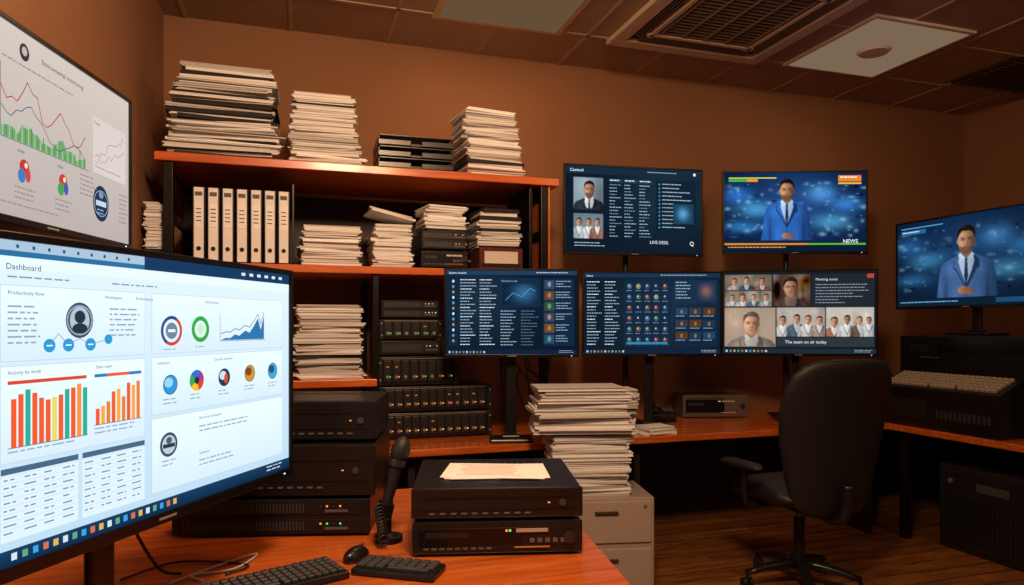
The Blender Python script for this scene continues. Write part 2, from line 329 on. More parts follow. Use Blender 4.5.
def draw_report(S):
    S.R(0,0,16,9,H('c8bcb4'),0,H('b0a6a2')); X=lambda t:16*(.25+.75*t)
    dk=H('39322f'); g=H('8f8680')
    S.E(X(.16),.95,.36,.42,H('3a3634'),2); S.E(X(.16),.9,.2,.22,H('b8aea8'),3); S.T('Environmental monitoring',X(.27),1.0,.36,dk)
    S.W(X(.03),1.6,6.2,1,.25,g)
    x0=X(.02); rr=random.Random(8)
    S.R(x0,2.0,.03,3.4,dk,2); S.R(x0,5.38,7.2,.03,dk,2)
    for i in range(7): S.R(x0,2.3+i*.45,7.2,.012,H('b0a59e'),1)
    red=[(i*.38,2.9+.7*math.sin(i*.9)*(.4+.04*i)+rr.uniform(-.2,.2)-(.5 if 4<i<8 else 0)+.05*i) for i in range(19)]
    S.L([(x0+a,b+.2) for a,b in red],.055,H('a84038'),4)
    gr=[(i*.3,4.75+.2*math.sin(i*.7)+rr.uniform(-.22,.22)) for i in range(24)]
    S.P([(x0+a,b) for a,b in gr]+[(x0+6.9,5.36),(x0,5.36)],H('6c9c68'),2)
    for i in range(30):
        hh=rr.uniform(.3,1.0); S.R(x0+.1+i*.23,5.36-hh,.08,hh,H('4f8850') if i%2 else H('98bc90'),3)
    bk=[(i*.36,3.6+.5*math.sin(i*.6+1)+.08*i+rr.uniform(-.15,.15)) for i in range(20)]
    S.L([(x0+a,b) for a,b in bk],.045,H('4a5a6c'),5)
    x1=X(.66); S.R(x1,2.1,3.7,3.2,H('cec4be'),1)
    S.T('Trend',x1+.1,2.5,.26,dk); S.L([(x1+.2+i*.22,4.4-.12*i+rr.uniform(-.25,.25)) for i in range(16)],.035,H('a86058'),3)
    S.L([(x1+.2+i*.22,4.7-.08*i+rr.uniform(-.2,.2)) for i in range(16)],.035,H('8c8480'),3); S.W(x1+.2,4.9,3,1,.2,g)
    for t,a,b_,c in ((.16,'b83838','3a78b8','c84040'),(.42,'c03c34','3f9a50','4058a0')):
        x=X(t); S.T('Index',x-.5,5.85,.24,dk); S.E(x,6.5,.36,.38,H(a),2); S.E(x-.2,6.95,.28,.34,H(b_),3); S.E(x+.25,6.85,.2,.34,H(c),4); S.E(x+.1,6.4,.12,.14,H('e8d8a8'),5); S.W(x-.7,7.5,1.5,3,.25,g)
    x=X(.73); S.E(x,7.0,.85,1.05,H('1f3450'),2); S.RING(x,7.0,.72,.76,H('a8b8c8'),3); S.R(x-.55,6.85,1.1,.3,H('c0ccd8'),3); S.E(x,6.5,.25,.2,H('7890a8'),3); S.W(x-.4,7.35,.8,2,.2,H('a8b8c8'),3)
    S.W(X(.55),5.7,1.7,5,.26,g); S.W(X(.9),6.0,1.1,7,.28,g)
    S.W(X(.02),8.35,5,1,.22,g)
def taskbar(S,c1=H('10203a')):
    S.R(0,8.5,16,.5,c1,7)
    for i in range(11): S.R(.3+i*.42,8.64,.2,.22,[H('b8c4cc'),H('3a8ac8'),H('c89040'),H('4c9060'),H('a85a40')][i%5],8)
    S.W(13.8,8.6,1.9,2,.18,H('98a8b8'),8)
def draw_terminal(S):
    S.G(H('0b1726'),[(4,3,5,4,(.006,.016,.028))],10,6)
    t=H('8fa8bc'); d=H('4d6a84')
    S.R(0,0,16,.45,H('1d3a58'),1); S.T('System console',.3,.35,.3,H('d8e8f4')); S.W(11,.15,4.6,1,.3,H('b8c8d8'))
    S.R(.3,.8,1.1,7.3,H('0f2438'),1)
    for i in range(12): S.E(.85,1.15+i*.58,.14,.16,[H('c8d4dc'),H('5c90b8'),H('b8844c')][i%3],2,n=10)
    for c in range(2):
        x=1.7+c*2.35
        for i in range(22): S.W(x,.95+i*.33,2.1,1,.3,t if i%3 else H('d0dce6'),2,.5)
    S.R(6.5,.8,5,3.1,H('122a42'),1); S.G(H('0e2034'),[(9.5,2.4,1.2,.9,H('2c6088'))],16,10,6.8,1.4,4.4,2.3,l=2); S.T('Network map',6.7,1.2,.3,t)
    S.L([(7.2,3.2),(8.1,2.4),(9.2,2.8),(10.2,1.9),(10.9,2.2)],.04,H('6cb0d0'),3)
    for i in range(12): S.W(6.6,4.3+i*.33,2.2,1,.3,t,2,.5); S.W(9.1,4.3+i*.33,2.2,1,.3,d,2,.5)
    S.R(11.8,.8,3.9,7.3,H('10263c'),1)
    for i in range(6):
        y=1.0+i*1.18; S.R(12.0,y,1.2,.95,[H('24486a'),H('5c4030'),H('2c4a38'),H('3c3c58'),H('684428'),H('24486a')][i],2); S.E(12.6,y+.45,.22,.3,[H('98806c'),H('a06c44'),H('5c8c70')][i%3],3,n=12); S.W(13.4,y+.08,2,3,.28,t,2,.5)
    taskbar(S)
def draw_matrix(S):
    S.G(H('0d1a28'),[(10,4,6,4,(.006,.014,.024))],10,6)
    t=H('8fa8bc'); S.R(0,0,16,.45,H('16304c'),1); S.T('Status',.3,.35,.3,H('d8e8f4')); S.W(9,.15,6.6,1,.3,H('90a4b8'))
    for c in range(2):
        for i in range(21): S.W(.35+c*2.1,.9+i*.35,1.8,1,.3,t if i%4 else H('d8e0e8'),2,.5)
    S.R(4.7,.75,5.6,7.5,H('12263a'),1)
    rr=random.Random(5)
    for j in range(6):
        for i in range(5):
            c=rr.choice(['2c4c6c','6c4830','3c5c4c','703430','4c6078','847c60','1c2c40','22344a'])
            S.E(5.35+i*1.05,1.45+j*1.2,.28,.30,H(c),2,n=14); S.E(5.3+i*1.05,1.38+j*1.2,.1,.12,H('a0acb8'),3,n=8); S.W(5.0+i*1.05,1.9+j*1.2,.75,1,.22,H('7890a8'),2)
    S.R(10.6,.75,5.1,2.6,H('162c44'),1); S.W(10.8,.95,2.2,6,.35,t,2,.5); S.G(H('14304a'),[(14.4,2,.6,.6,H('7c4c2c'))],10,6,13.3,1,2.2,2.1,l=2)
    S.R(10.6,3.6,5.1,4.6,H('10243a'),1)
    for j in range(3):
        for i in range(3): S.R(10.8+i*1.62,3.85+j*1.35,1.4,.8,[H('1c4060'),H('34343f'),H('503420'),H('183444')][(i+j)%4],2); S.E(11.5+i*1.62,4.3+j*1.35,.16,.24,H('806454'),3,n=10); S.W(10.8+i*1.62,4.75+j*1.35,1.3,1,.25,t,2)
    S.R(5,7.7,4.8,.25,H('2c7ca8'),3)
    taskbar(S)
SK=H('c89878');SK2=H('7a4e38')
def draw_director(S):
    S.video(448)
    S.G(H('0c1826'),[(12,3,5,4,(.006,.016,.026))])
    S.G(H('7c8c94'),[(2,2,1,1.4,H('505c64')),(3.9,3,.8,2,tuple(-c*.5 for c in H('7c8c94')))],x0=.9,y0=1.2,w=3.4,h=3.4)
    S.man(2.7,2.45,.80,H('2a3038'),H('14181e'),H('d0d4d8'),H('b88868'),H('7a4e38'),H('1c120c'),tie=H('201818'),bottom=4.6,x0=.9,x1=4.3)
    S.G(H('5c6c74'),[(3,6,2,1,H('404c54'))],x0=.9,y0=5.0,w=3.4,h=2.6)
    for x,c in ((1.55,'98a4ac'),(2.65,'c0c4c8'),(3.65,'8c6050')):
        S.man(x,5.9,.40,H(c),H(c),H('e8e8e8'),SK,SK2,H('20140e'),bottom=7.6,x0=.9,x1=4.3,beard=False)
    S.flush(2,1,0)
    t=H('98acbc'); S.R(0,0,16,.8,H('16283a'),1); S.T('Control',.5,.58,.45,H('f0f4f8')); S.W(9.5,.3,4,1,.3,H('90a4b8')); S.E(15.2,.4,.16,.16,H('e8e8e8'),2)
    for c in range(3):
        x=5.0+c*1.75
        S.R(x,1.2,1.6,.4,H('203a52'),1); S.W(x+.1,1.32,1.3,1,.3,H('e0e8ee'))
        for i in range(17): S.W(x+.05,1.8+i*.34,1.45,1,.3,t if (i+c)%3 else H('5c88a8'),2,.4)
    S.R(10.5,1.2,4.9,5.6,H('0e2030'),1)
    for i in range(12): S.E(10.95,1.6+i*.42,.11,.12,H('3c80a0'),2,n=8); S.W(11.3,1.5+i*.42,3.6,1,.34,t,2,.4)
    S.R(12.6,3.6,2.5,2.2,H('183850'),3); S.G(H('183850'),[(13.8,4.7,.6,.6,H('4c90b8'))],10,8,12.7,3.7,2.3,2,l=4)
    S.T('LIVE DESK',9.8,8.0,.48,H('d8dce0')); S.T('Q',14.6,8.1,.65,H('f0f0f0'))
    S.W(1,8.0,3.6,2,.3,t)
def news(S,seed,manx,k):
    r=random.Random(seed)
    gl=[(1.5,2.6,1.5,.9,(.02*k,.12*k,.40*k)),(3.6,4.2,1.8,.8,(.05*k,.24*k,.44*k)),(2.0,6.2,1.8,.6,(.02*k,.14*k,.34*k)),(11.0,2.4,1.4,.9,(.06*k,.22*k,.48*k)),(13.8,3.6,1.6,.8,(.03*k,.16*k,.42*k)),(12.2,5.6,2.0,.8,(.05*k,.22*k,.38*k)),(8,3.5,5,3.4,(.01*k,.05*k,.16*k))]
    for i in range(120):
        b_=r.uniform(.15,1)*k; gl.append((r.uniform(0,16),r.uniform(1.2,7.5),r.uniform(.08,.4),r.uniform(.06,.22),(.13*b_,.28*b_,.36*b_) if r.random()<.65 else (-.01*k,-.03*k,-.07*k)))
    S.G((.003,.010,.045*k+.005),gl)
    for i in range(20):
        x=r.uniform(.4,15.4)
        if abs(x-manx)>2.6: S.R(x,r.uniform(1.3,6.8),r.uniform(.08,.4),r.uniform(.05,.08),tuple(v*k for v in H('6ca4c0')),1)
def draw_news(S):
    S.video(448); news(S,3,7.0,.9)
    S.man(7.1,2.05,1.12,H('2c62b0'),H('142c5c'),H('a8c4e8'),H('c08a68'),H('6c4230'),H('140c0a'),tie=H('14233c'),bottom=7.75)
    S.E(7.0,7.2,.5,.34,H('b07c5c'),10,H('7a4e38'),n=14); S.E(7.45,7.3,.4,.3,H('966446'),11,H('6a4430'),n=14)
    for i in range(4): S.L([(6.8+i*.18,7.0),(6.7+i*.2,7.45)],.03,H('6a4430'))
    S.flush(2,1,0)
    S.R(.5,.55,5.4,.14,H('c8c83c'),2); S.R(.5,.75,3.2,.3,H('3ca848'),2); S.R(2.6,.75,1.2,.3,H('e88c2c'),3)
    S.R(12.9,.35,2.6,.7,H('e07a2c'),2); S.W(13.1,.5,2.2,1,.5,H('fff0d0'),3); S.R(12.9,1.15,2.6,.2,H('d8b03c'),2)
    S.R(0,7.75,16,.4,H('0c2238'),3); S.R(0,8.05,9.5,.2,H('d8842c'),4); S.R(9.5,8.05,6.5,.2,H('58a83c'),4)
    S.R(0,8.25,16,.75,H('0a1a2c'),3); S.W(.4,8.45,7,1,.4,H('c89850'),4); S.T('NEWS',13.4,8.05,.62,H('f4f4f4'),8)
def draw_news2(S):
    S.video(448); news(S,9,8,.5)
    S.man(8.0,2.55,1.28,H('3c5c8c'),H('182a48'),H('a4b8d0'),H('b88868'),H('60402e'),H('140e0a'),tie=H('14233c'),bottom=8.2)
    S.E(7.7,7.5,.6,.4,H('a8765a'),10,H('704a36'),n=14); S.E(8.35,7.6,.5,.33,H('8c5e44'),11,H('604030'),n=14)
    for i in range(4): S.L([(7.5+i*.2,7.25),(7.4+i*.22,7.8)],.035,H('5c3c2a'))
    S.flush(2,1,0)
    S.R(.5,.5,5,.12,H('4c90b8'),2); S.R(.5,.8,3,.45,H('246090'),2); S.W(.7,.92,2.4,1,.4,H('c0d8e8'),3)
    S.R(0,8.2,16,.8,H('0c1c2c'),3); S.W(.4,8.5,8,1,.4,H('5c9cc8'),4); S.R(11,8.35,4.4,.45,H('1c4468'),4)
def draw_conference(S):
    S.video(512); S.R(0,0,16,9,H('141a20'),0); rr=random.Random(6)
    def pane(x,y,w,h,bg,gl,people):
        g=[(x+a*w,y+b_*h,c*w,d*h,H(e)) for a,b_,c,d,e in gl]
        for _ in range(12): 
            v=rr.uniform(-.12,.12); g.append((x+rr.random()*w,y+rr.random()*h*.7,rr.uniform(.1,.5),rr.uniform(.2,.9),(v,v,v*.9)))
        S.G(H(bg),g,x0=x,y0=y,w=w,h=h)
        for px,py,k,suit,sh,hair in people:
            dx=rr.uniform(-.03,.03)*w; k2=k*rr.uniform(.9,1.1); f=rr.uniform(.7,1.1)
            S.man(x+px*w+dx,y+py*h,k2,H(suit),tuple(c*.4 for c in H(suit)),H(sh),tuple(c*f for c in SK),tuple(c*f for c in SK2),H(hair),bottom=y+h,x0=x,x1=x+w,beard=False)
    pane(.2,.3,5.0,1.7,'5c5248',[(.3,.3,.3,.4,'605040'),(.8,.5,.2,.4,'4c3830')],[(.2,.45,.40,'a89080','b8b0a8','2c1c14'),(.5,.4,.40,'384858','a8b0b8','1c1410'),(.8,.45,.40,'7c5044','b8b0a8','3c2418')])
    pane(.2,2.1,5.0,1.7,'7c7468',[(.5,.3,.3,.4,'403830')],[(.15,.45,.36,'a0a4a8','d0d0d0','2c1c14'),(.4,.45,.36,'b0a8a0','d0d0d0','2c2018'),(.65,.42,.36,'4c5c6c','b8c0c8','1c1410'),(.88,.42,.36,'989088','c8c8c8','1c1410')])
    pane(5.35,.3,3.9,3.5,'3c2c24',[(.7,.3,.3,.4,'604830')],[(.5,.42,.95,'503830','6c5c50','24160f')])
    pane(.2,3.95,5.4,4.3,'988474',[(.2,.3,.3,.5,'5c4838'),(.85,.6,.2,.5,'403830')],[(.55,.42,1.25,'84756a','b0a8a0','4c4440')])
    pane(5.75,3.95,5.0,3.2,'a09890',[(.5,.2,.4,.3,'484038')],[(.15,.45,.46,'c0c0c0','e0e0e0','2c1c14'),(.4,.4,.46,'4c5c6c','b8bcc0','1c1410'),(.64,.42,.46,'b8b4b0','e0e0e0','3c2c20'),(.87,.45,.46,'988878','d0d0d0','1c1410')])
    pane(10.9,3.95,4.9,3.2,'b0a8a0',[(.5,.2,.4,.3,'484038')],[(.16,.5,.46,'986850','d8d0c8','2c1c14'),(.42,.42,.46,'c0c0c0','e0e0e0','1c1410'),(.68,.45,.46,'5c5048','c8c0b8','3c2c20'),(.9,.45,.40,'b8b8b8','e0e0e0','241810')])
    S.flush(2,1,0)
    S.R(9.4,.3,6.4,3.5,H('1e252c'),1); S.T('Meeting notes',9.8,1.0,.4,H('d0d4d8')); S.W(9.8,1.4,5.5,7,.33,H('7c8894'),2,.4); S.R(15.1,.3,.7,.45,H('b83c34'),3)
    S.R(5.75,7.25,10.05,1.0,H('2a323a'),1); S.T('The team on air today',6.6,7.9,.48,H('d8dce0'))
    taskbar(S,H('1c2834'))
# ---------------------------------------------------------------- monitors
BLK=H('1a1a1d'); BLK2=H('101012')
def monitor(name,loc,rot,w,h,draw,stand='desk',deskz=.751,poly=.16,bw=.012,bb=.018,base=(.26,.2),side=0,wall=0,seed=1):
    b=B()
    b.box((0,.008,-bb/2+bw/2),(w+2*bw,.02,h+bw+bb),M_paint,BLK,.004)
    b.box((0,-.004,h/2+bw/2),(w+2*bw,.012,bw),M_paint,BLK2,.002); b.box((0,-.004,-h/2-bb/2),(w+2*bw,.012,bb),M_paint,BLK2,.002)
    for sx in (-1,1): b.box((sx*(w/2+bw/2),-.004,0),(bw,.012,h),M_paint,BLK2,.002)
    b.box((0,.03,-.01),(w*.86,.03,h*.8),M_matte,BLK,.012); b.box((0,.055,-.03),(w*.5,.03,h*.5),M_matte,BLK,.012)
    for i in range(14): b.box((-w*.2+i*w*.4/13,.0705,h*.1),(.006,.002,h*.08),M_matte,(.002,.002,.002))
    b.box((0,-.0105,-h/2-bb/2),(.05,.001,.005),M_matte,H('8a8a8a')); b.box((w/2-.03,-.0105,-h/2-bb/2),(.006,.001,.003),M_led,H('c8e8f4'))
    draw(Scr(b,w,h,-.0035,seed))
    bz=deskz-loc[2]
    if stand=='desk':
        top=-.05
        b.box((side,.095,(top+bz+.02)/2),(.06,.025,top-bz-.02),M_paint,BLK,.008); b.box((side,.08,-.04),(.10,.04,.10),M_matte,BLK,.008)
        b.box((side,.09,bz+.011),(base[0],base[1],.018),M_paint,BLK,.008); b.box((side,.09,bz+.026),(.1,.06,.014),M_paint,BLK,.005)
        b.box((side,.09,bz+.002),(base[0]-.03,base[1]-.03,.004),M_matte,BLK2)
    elif stand=='pole':
        b.cyl((side,poly,(bz+.05)/2),.019,.05-bz,M_metal,H('2a2a2c'))
        b.cyl((side,poly,.02),.03,.09,M_metal,BLK); b.box((side/2,(.07+poly)/2,.02),(.05+abs(side),poly-.06,.04),M_metal,BLK,.005)
        b.box((side,.072,.0),(.12,.012,.12),M_metal,BLK,.003)
        b.box((side,poly,bz+.008),(.2,.2,.014),M_metal,BLK,.006); b.cyl((side,poly,bz+.03),.03,.04,M_metal,BLK)
    elif stand=='wall':
        b.box((side,.078,0),(.2,.015,.2),M_metal,BLK,.003)
        b.tube([(side,.08,0),(side-.05,.11,0),(side-.13,wall-.02,0)],.016,M_metal,BLK)
    return b.build(name,loc,rot)
monitor('computer_monitor',(-.262,1.597,1.274),58.1,.925,.53,draw_dashboard,base=(.28,.24),side=-.07,seed=11,bw=.014,bb=.024)
monitor('wall_mounted_television',(-.600,2.035,1.882),76.8,.83,.45,draw_report,'wall',wall=.09,seed=12)
monitor('desk_monitor',(1.143,3.583,1.4716),-14,.72,.46,draw_terminal,base=(.24,.17),seed=13)
monitor('desk_monitor',(2.147,3.83,1.4755),-17.7,.855,.505,draw_matrix,seed=14)
monitor('desk_monitor',(3.23,3.79,1.4876),-26,.98,.55,draw_conference,seed=15)
monitor('studio_monitor',(2.115,4.0,2.149),-6,.935,.55,draw_director,'pole',seed=16)
monitor('studio_monitor',(3.32,3.93,2.19),-19,.975,.55,draw_news,'pole',seed=17)
monitor('broadcast_television',(4.14,3.31,1.825),-90,1.05,.585,draw_news2,deskz=1.3375,base=(.3,.2),seed=18)
# ---------------------------------------------------------------- room
XL,XR,YB,YF,ZC=-.74,5.6,4.5,-2.0,3.25
def room(name,c,s,mat):
    b=B(); b.box(c,s,mat); return b.build(name)
room('floor',((XL+XR)/2,(YB+YF)/2,-.05),(XR-XL+.4,YB-YF+.4,.1),M_floor)
room('ceiling',((XL+XR)/2,(YB+YF)/2,ZC+.05),(XR-XL+.4,YB-YF+.4,.1),M_ceil)
room('wall_back',((XL+XR)/2,YB+.05,ZC/2),(XR-XL+.2,.1,ZC),M_wall)
room('wall_front',((XL+XR)/2,YF-.05,ZC/2),(XR-XL+.2,.1,ZC),M_wall)
room('wall_left',(XL-.05,(YB+YF)/2,ZC/2),(.1,YB-YF,ZC),M_wall)
room('wall_right',(XR+.05,(YB+YF)/2,ZC/2),(.1,YB-YF,ZC),M_wall)
Mb=plain('baseboard_paint',H('3c2a20'),.5)
room('baseboard_back',((XL+XR)/2,YB-.008,.05),(XR-XL,.016,.1),Mb)
room('baseboard_right',(XR-.008,(YB+YF)/2,.05),(.016,YB-YF-.04,.1),Mb)
b=B()
for i in range(12):
    x=XL+.12+i*.6
    if x<XR: b.box((x,(YB+YF)/2,ZC-.003),(.022,YB-YF,.006),M_grid)
for j in range(12):
    y=YB-.5-j*.6
    if y>YF: b.box(((XL+XR)/2,y,ZC-.003),(XR-XL,.022,.006),M_grid)
b.build('trim_ceiling_grid')
b=B(); c=H('c8b49c'); x0,x1,y0,y1=1.92,3.06,2.9,4.0; cx=(x0+x1)/2; cy=(y0+y1)/2
W=x1-x0
for sgn in (-1,1):
    b.box((0,sgn*(W/2-.05),-.02),(W,.1,.035),M_matte,c,.008); b.box((sgn*(W/2-.05),0,-.02),(.1,W-.2,.035),M_matte,c,.008)
    for k in range(3):
        b.box((0,sgn*(W/2-.125-k*.022),-.022),(W-.34,.006,.03),M_matte,H('5c4a3a'),rot=(sgn*35,0,0)); b.box((sgn*(W/2-.125-k*.022),0,-.022),(.006,W-.34,.03),M_matte,H('5c4a3a'),rot=(0,-sgn*35,0))
    b.box((0,sgn*(W/2-.215),-.02),(W-.36,.035,.035),M_matte,c,.005); b.box((sgn*(W/2-.215),0,-.02),(.035,W-.36,.035),M_matte,c,.005)
b.box((0,0,-.006),(W-.1,W-.1,.008),M_matte,H('140f0c'))
for i in range(17): b.box((0,-W/2+.26+i*(W-.52)/16,-.026),(W-.48,.010,.012),M_matte,H('7c6856'))
for i in range(5): b.box((-W/2+.26+i*(W-.52)/4,0,-.03),(.012,W-.5,.012),M_matte,H('7c6856'))
b.build('air_conditioner_cassette',(cx,cy,ZC))
M_dim=emis('diffuser_glow',H('b08a64'),.30)
M_dim2=emis('diffuser_glow_pale',H('c8a888'),.34)
b=B(); b.box((0,0,-.010),(.80,.82,.018),M_matte,H('e4dace'),.004); b.box((0,0,-.0205),(.74,.76,.003),M_dim2); b.cyl((0,.0,-.03),.09,.014,M_matte,H('f0e8dc'),r2=.105,seg=32)
b.build('ceiling_light_panel',(3.68,3.6,ZC))
b=B(); b.box((0,0,-.008),(.82,.76,.014),M_matte,H('c8b094'),.003); b.box((0,0,-.017),(.74,.68,.004),M_dim); b.build('ceiling_light_panel',(1.19,3.65,ZC))
b=B(); b.box((0,0,-.01),(.75,.5,.02),M_matte,H('2a211b'),.004)
for i in range(11): b.box((0,-.21+i*.042,-.024),(.69,.014,.012),M_matte,H('4a3c32'),rot=(30,0,0))
b.build('ceiling_return_vent',(5.1,3.66,ZC))
# ---------------------------------------------------------------- desks
b=B()
b.box(((XL+XR)/2+.0,(3.55+YB)/2,.73),(XR-XL-.02,YB-3.55-.01,.04),M_desk,bev=.006)
b.box(((3.75+XR)/2-.005,(1.9+3.55)/2,.73),(XR-3.75-.02,3.55-1.9,.04),M_desk,bev=.006)
DK=H('1c1310')
for x in (-.6,.6,1.95,3.7,5.3): b.box((x,4.05,.355),(.04,.8,.71),M_matte,DK,.003)
b.box((2.4,4.35,.42),(6.1,.02,.55),M_matte,DK)
b.box((3.84,2.0,.355),(.05,.05,.71),M_metal,DK,.004); b.box((5.4,2.0,.355),(.05,.05,.71),M_metal,DK,.004); b.box((3.84,3.5,.355),(.05,.05,.71),M_metal,DK,.004)
b.box((4.6,2.0,.64),(1.5,.03,.08),M_metal,DK)
b.build('corner_desk')
b=B(); poly=[(-.73,.55),(.652,.55),(.985,2.72),(-.73,2.72)]
vs=[(x,y,.71) for x,y in poly]+[(x,y,.75) for x,y in poly]
b.add(vs,[(3,2,1,0),(4,5,6,7)]+[(i,(i+1)%4,4+(i+1)%4,4+i) for i in range(4)],M_desk)
for x,y in ((-.66,.62),(.58,.62),(.88,2.64),(-.66,2.64)): b.box((x,y,.355),(.05,.05,.71),M_metal,DK,.004)
b.box((.1,2.6,.45),(1.4,.02,.45),M_matte,DK)
b.build('front_desk')
# ---------------------------------------------------------------- shelf unit
b=B(); S0=3.75; D=.72; yc=S0+D/2
b.box(((-.66+1.49)/2,yc,2.243),(2.15,D,.044),M_shelf,bev=.004)
b.box(((-.73+1.43)/2,yc,1.70),(2.16,D,.04),M_shelf,bev=.004)
b.box(((-.73+.43)/2,yc,1.09),(1.16,D,.04),M_shelf,bev=.004)
K=H('141110')
for x in (-.60,1.405):
    for y in (S0+.04,S0+D-.04): b.box((x,y,(.755+2.22)/2),(.045,.045,2.22-.755),M_metal,K,.003)
for y in (S0+.04,S0+D-.04): b.box((.425,y,(.755+1.68)/2),(.035,.04,.925),M_metal,K,.003)
for z in (2.18,1.95): 
    for x in (-.60,1.405): b.box((x,yc,z),(.02,D-.1,.03),M_metal,K)
b.box((1.43,yc,1.97),(.02,D-.04,.50),M_shelf,bev=.002)
b.box((1.33,S0+.25,1.97),(.02,.4,.49),M_metal,K,.002)
b.box((-.005,S0+.2,1.94),(.012,.3,.42),M_metal,K,.002)
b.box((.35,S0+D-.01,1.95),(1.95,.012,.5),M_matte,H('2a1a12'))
b.build('shelving_unit')
# ---------------------------------------------------------------- paper stacks
def stack(name,loc,w,d,h,rot=0,seed=1,jit=.014,taper=0,dark=.08,lean=(0,0),tone=('f0eeec','f8f6f4','e4e0dc','fefefe','ccc8c4'),vary=.14):
    r=random.Random(seed); b=B(); z=0; ox=oy=0; dx=0
    while z<h:
        t=r.choice((r.uniform(.004,.009),r.uniform(.008,.016),r.uniform(.012,.026))); k=z/h; ww=w*(1-taper*k)*r.uniform(1-vary,1); dd=d*r.uniform(.92,1)
        dx=dx*.6+r.uniform(-jit,jit); ox=lean[0]*k+max(-jit*1.4,min(jit*1.4,dx)); oy=lean[1]*k+r.uniform(-jit,jit)*.8
        T=Matrix.Translation((ox,oy,z+t/2))@Matrix.Rotation(rad(r.uniform(-3,3) if r.random()<.75 else r.uniform(-8,8)),4,'Z')
        q=r.random(); col=H(r.choice(tone)); cov=H('2a2624') if q<dark else tuple(c*.85 for c in col)
        if q<dark*1.1 or (q>.74 and t>.007):
            b.box((0,0,-t/2+.0008),(ww,dd,.0016),M_paper,cov,mtx=T); b.box((0,0,t/2-.0012),(ww,dd,.0016),M_paper,cov,mtx=T)
            b.box((-ww/2+.001,0,0),(.002,dd,t-.001),M_paper,cov,mtx=T)
            if q<dark: b.box((0,-dd/2+.001,0),(ww,.002,t-.001),M_paper,cov,mtx=T)
            b.box((.0,0,0),(ww-.008,dd-.012,t-.0034),M_paper,tuple(c*.9 for c in H('f4f0ec')),mtx=T)
        else:
            m=max(1,int(t/.005))
            for i in range(m):
                f=r.uniform(.45,1.0); b.box((r.uniform(-.006,.006),r.uniform(-.004,.004),-t/2+t*(i+.5)/m),(ww,dd,t/m-.0006),M_paper,tuple(c*(.75+.25*f) for c in col),mtx=T)
        z+=t
    return b.build(name,loc,rot)
ZT=2.266; ZM=1.721; ZL=1.111
stack('paper_stack',(-.34,S0+.21,ZT),.57,.33,.47,0,31,.020,.16,.20,(-.0,.0))
stack('paper_stack',(.175,S0+.20,ZT),.38,.30,.375,-2,2,.012,.12,.06,(-.02,0))
stack('paper_stack',(1.12,S0+.24,ZT),.38,.30,.39,3,3,.014,.14,.05,(-.02,0))
stack('paper_stack',(.195,S0+.19,ZM),.33,.28,.20,0,4,.008,0,.1)
stack('paper_stack',(.52,S0+.19,ZM),.23,.28,.24,0,5,.008,.05,.12)
stack('paper_stack',(.82,S0+.20,ZM+.216),.25,.26,.14,2,6,.008,0,.1)
stack('paper_stack',(1.15,S0+.22,ZM+.135),.26,.28,.22,-2,7,.008,0,.15)
stack('paper_stack',(-.675,S0+.2,ZM),.08,.28,.30,0,8,.003,0,.1)
stack('paper_stack',(.18,S0+.19,ZL),.38,.29,.40,0,9,.012,.04,.03)
stack('paper_stack',(-.3,S0+.19,ZL),.36,.29,.3,0,10,.012,.04,.05)
b=B(); b.box((0,0,0),(.25,.27,.012),M_paper,H('f0eeec'),rot=(0,12,4)); b.box((0,0,.014),(.24,.26,.008),M_paper,H('d8d0c8'),rot=(0,13,-3)); b.build('loose_folders',(.52,S0+.2,ZM+.295))
b=B(); cc=H('a8988c')
b.box((0,.19,.28),(.5,.38,.5),M_paint,cc,.006); b.box((0,.19,.015),(.46,.34,.03),M_matte,BLK)
for z in (.17,.41): b.box((0,-.004,z),(.46,.012,.21),M_paint,H('b0a094'),.004); b.box((0,-.016,z+.05),(.12,.014,.014),M_metal,H('504840'),.003)
b.cyl((.2,-.012,.49),.008,.01,M_metal,H('909090'),axis='Y')
b.build('filing_cabinet',(1.496,3.13,0),-12)
stack('document_stack',(1.47,3.31,.531),.42,.28,.295,-12,20,.010,0,.04,vary=.1)
stack('document_stack',(1.43,3.29,.852),.54,.30,.23,-14,21,.022,.12,.03,(-.02,0))
stack('document_stack',(1.84,3.78,.751),.28,.24,.26,-10,22,.012,0,.1)
stack('document_stack',(2.08,3.66,.751),.22,.16,.03,10,25,.012,0,.3)
# binders
b=B(); r=random.Random(2)
for i in range(7):
    x=-.49+i*.068+.03; hh=.385
    b.box((x,.13,hh/2),(.062,.27,hh),M_paint,H('141212'),.004)
    b.box((x,-.0065,hh/2),(.046,.006,hh-.012),M_paper,H('f4f4f4'),.002)
    b.box((x,-.011,hh*.62),(.034,.002,.12),M_paper,H('ffffff')); 
    for k in range(4): b.box((x,-.0125,hh*.70-k*.02),(.024,.001,.005),M_matte,H('3a3430'))
    b.cyl((x,-.011,hh*.18),.011,.004,M_metal,H('202020'),axis='Y',seg=14); b.box((x,-.011,hh*.9),(.034,.002,.02),M_paper,H('6c6460'))
b.build('ring_binders',(0,S0+.03,ZM))
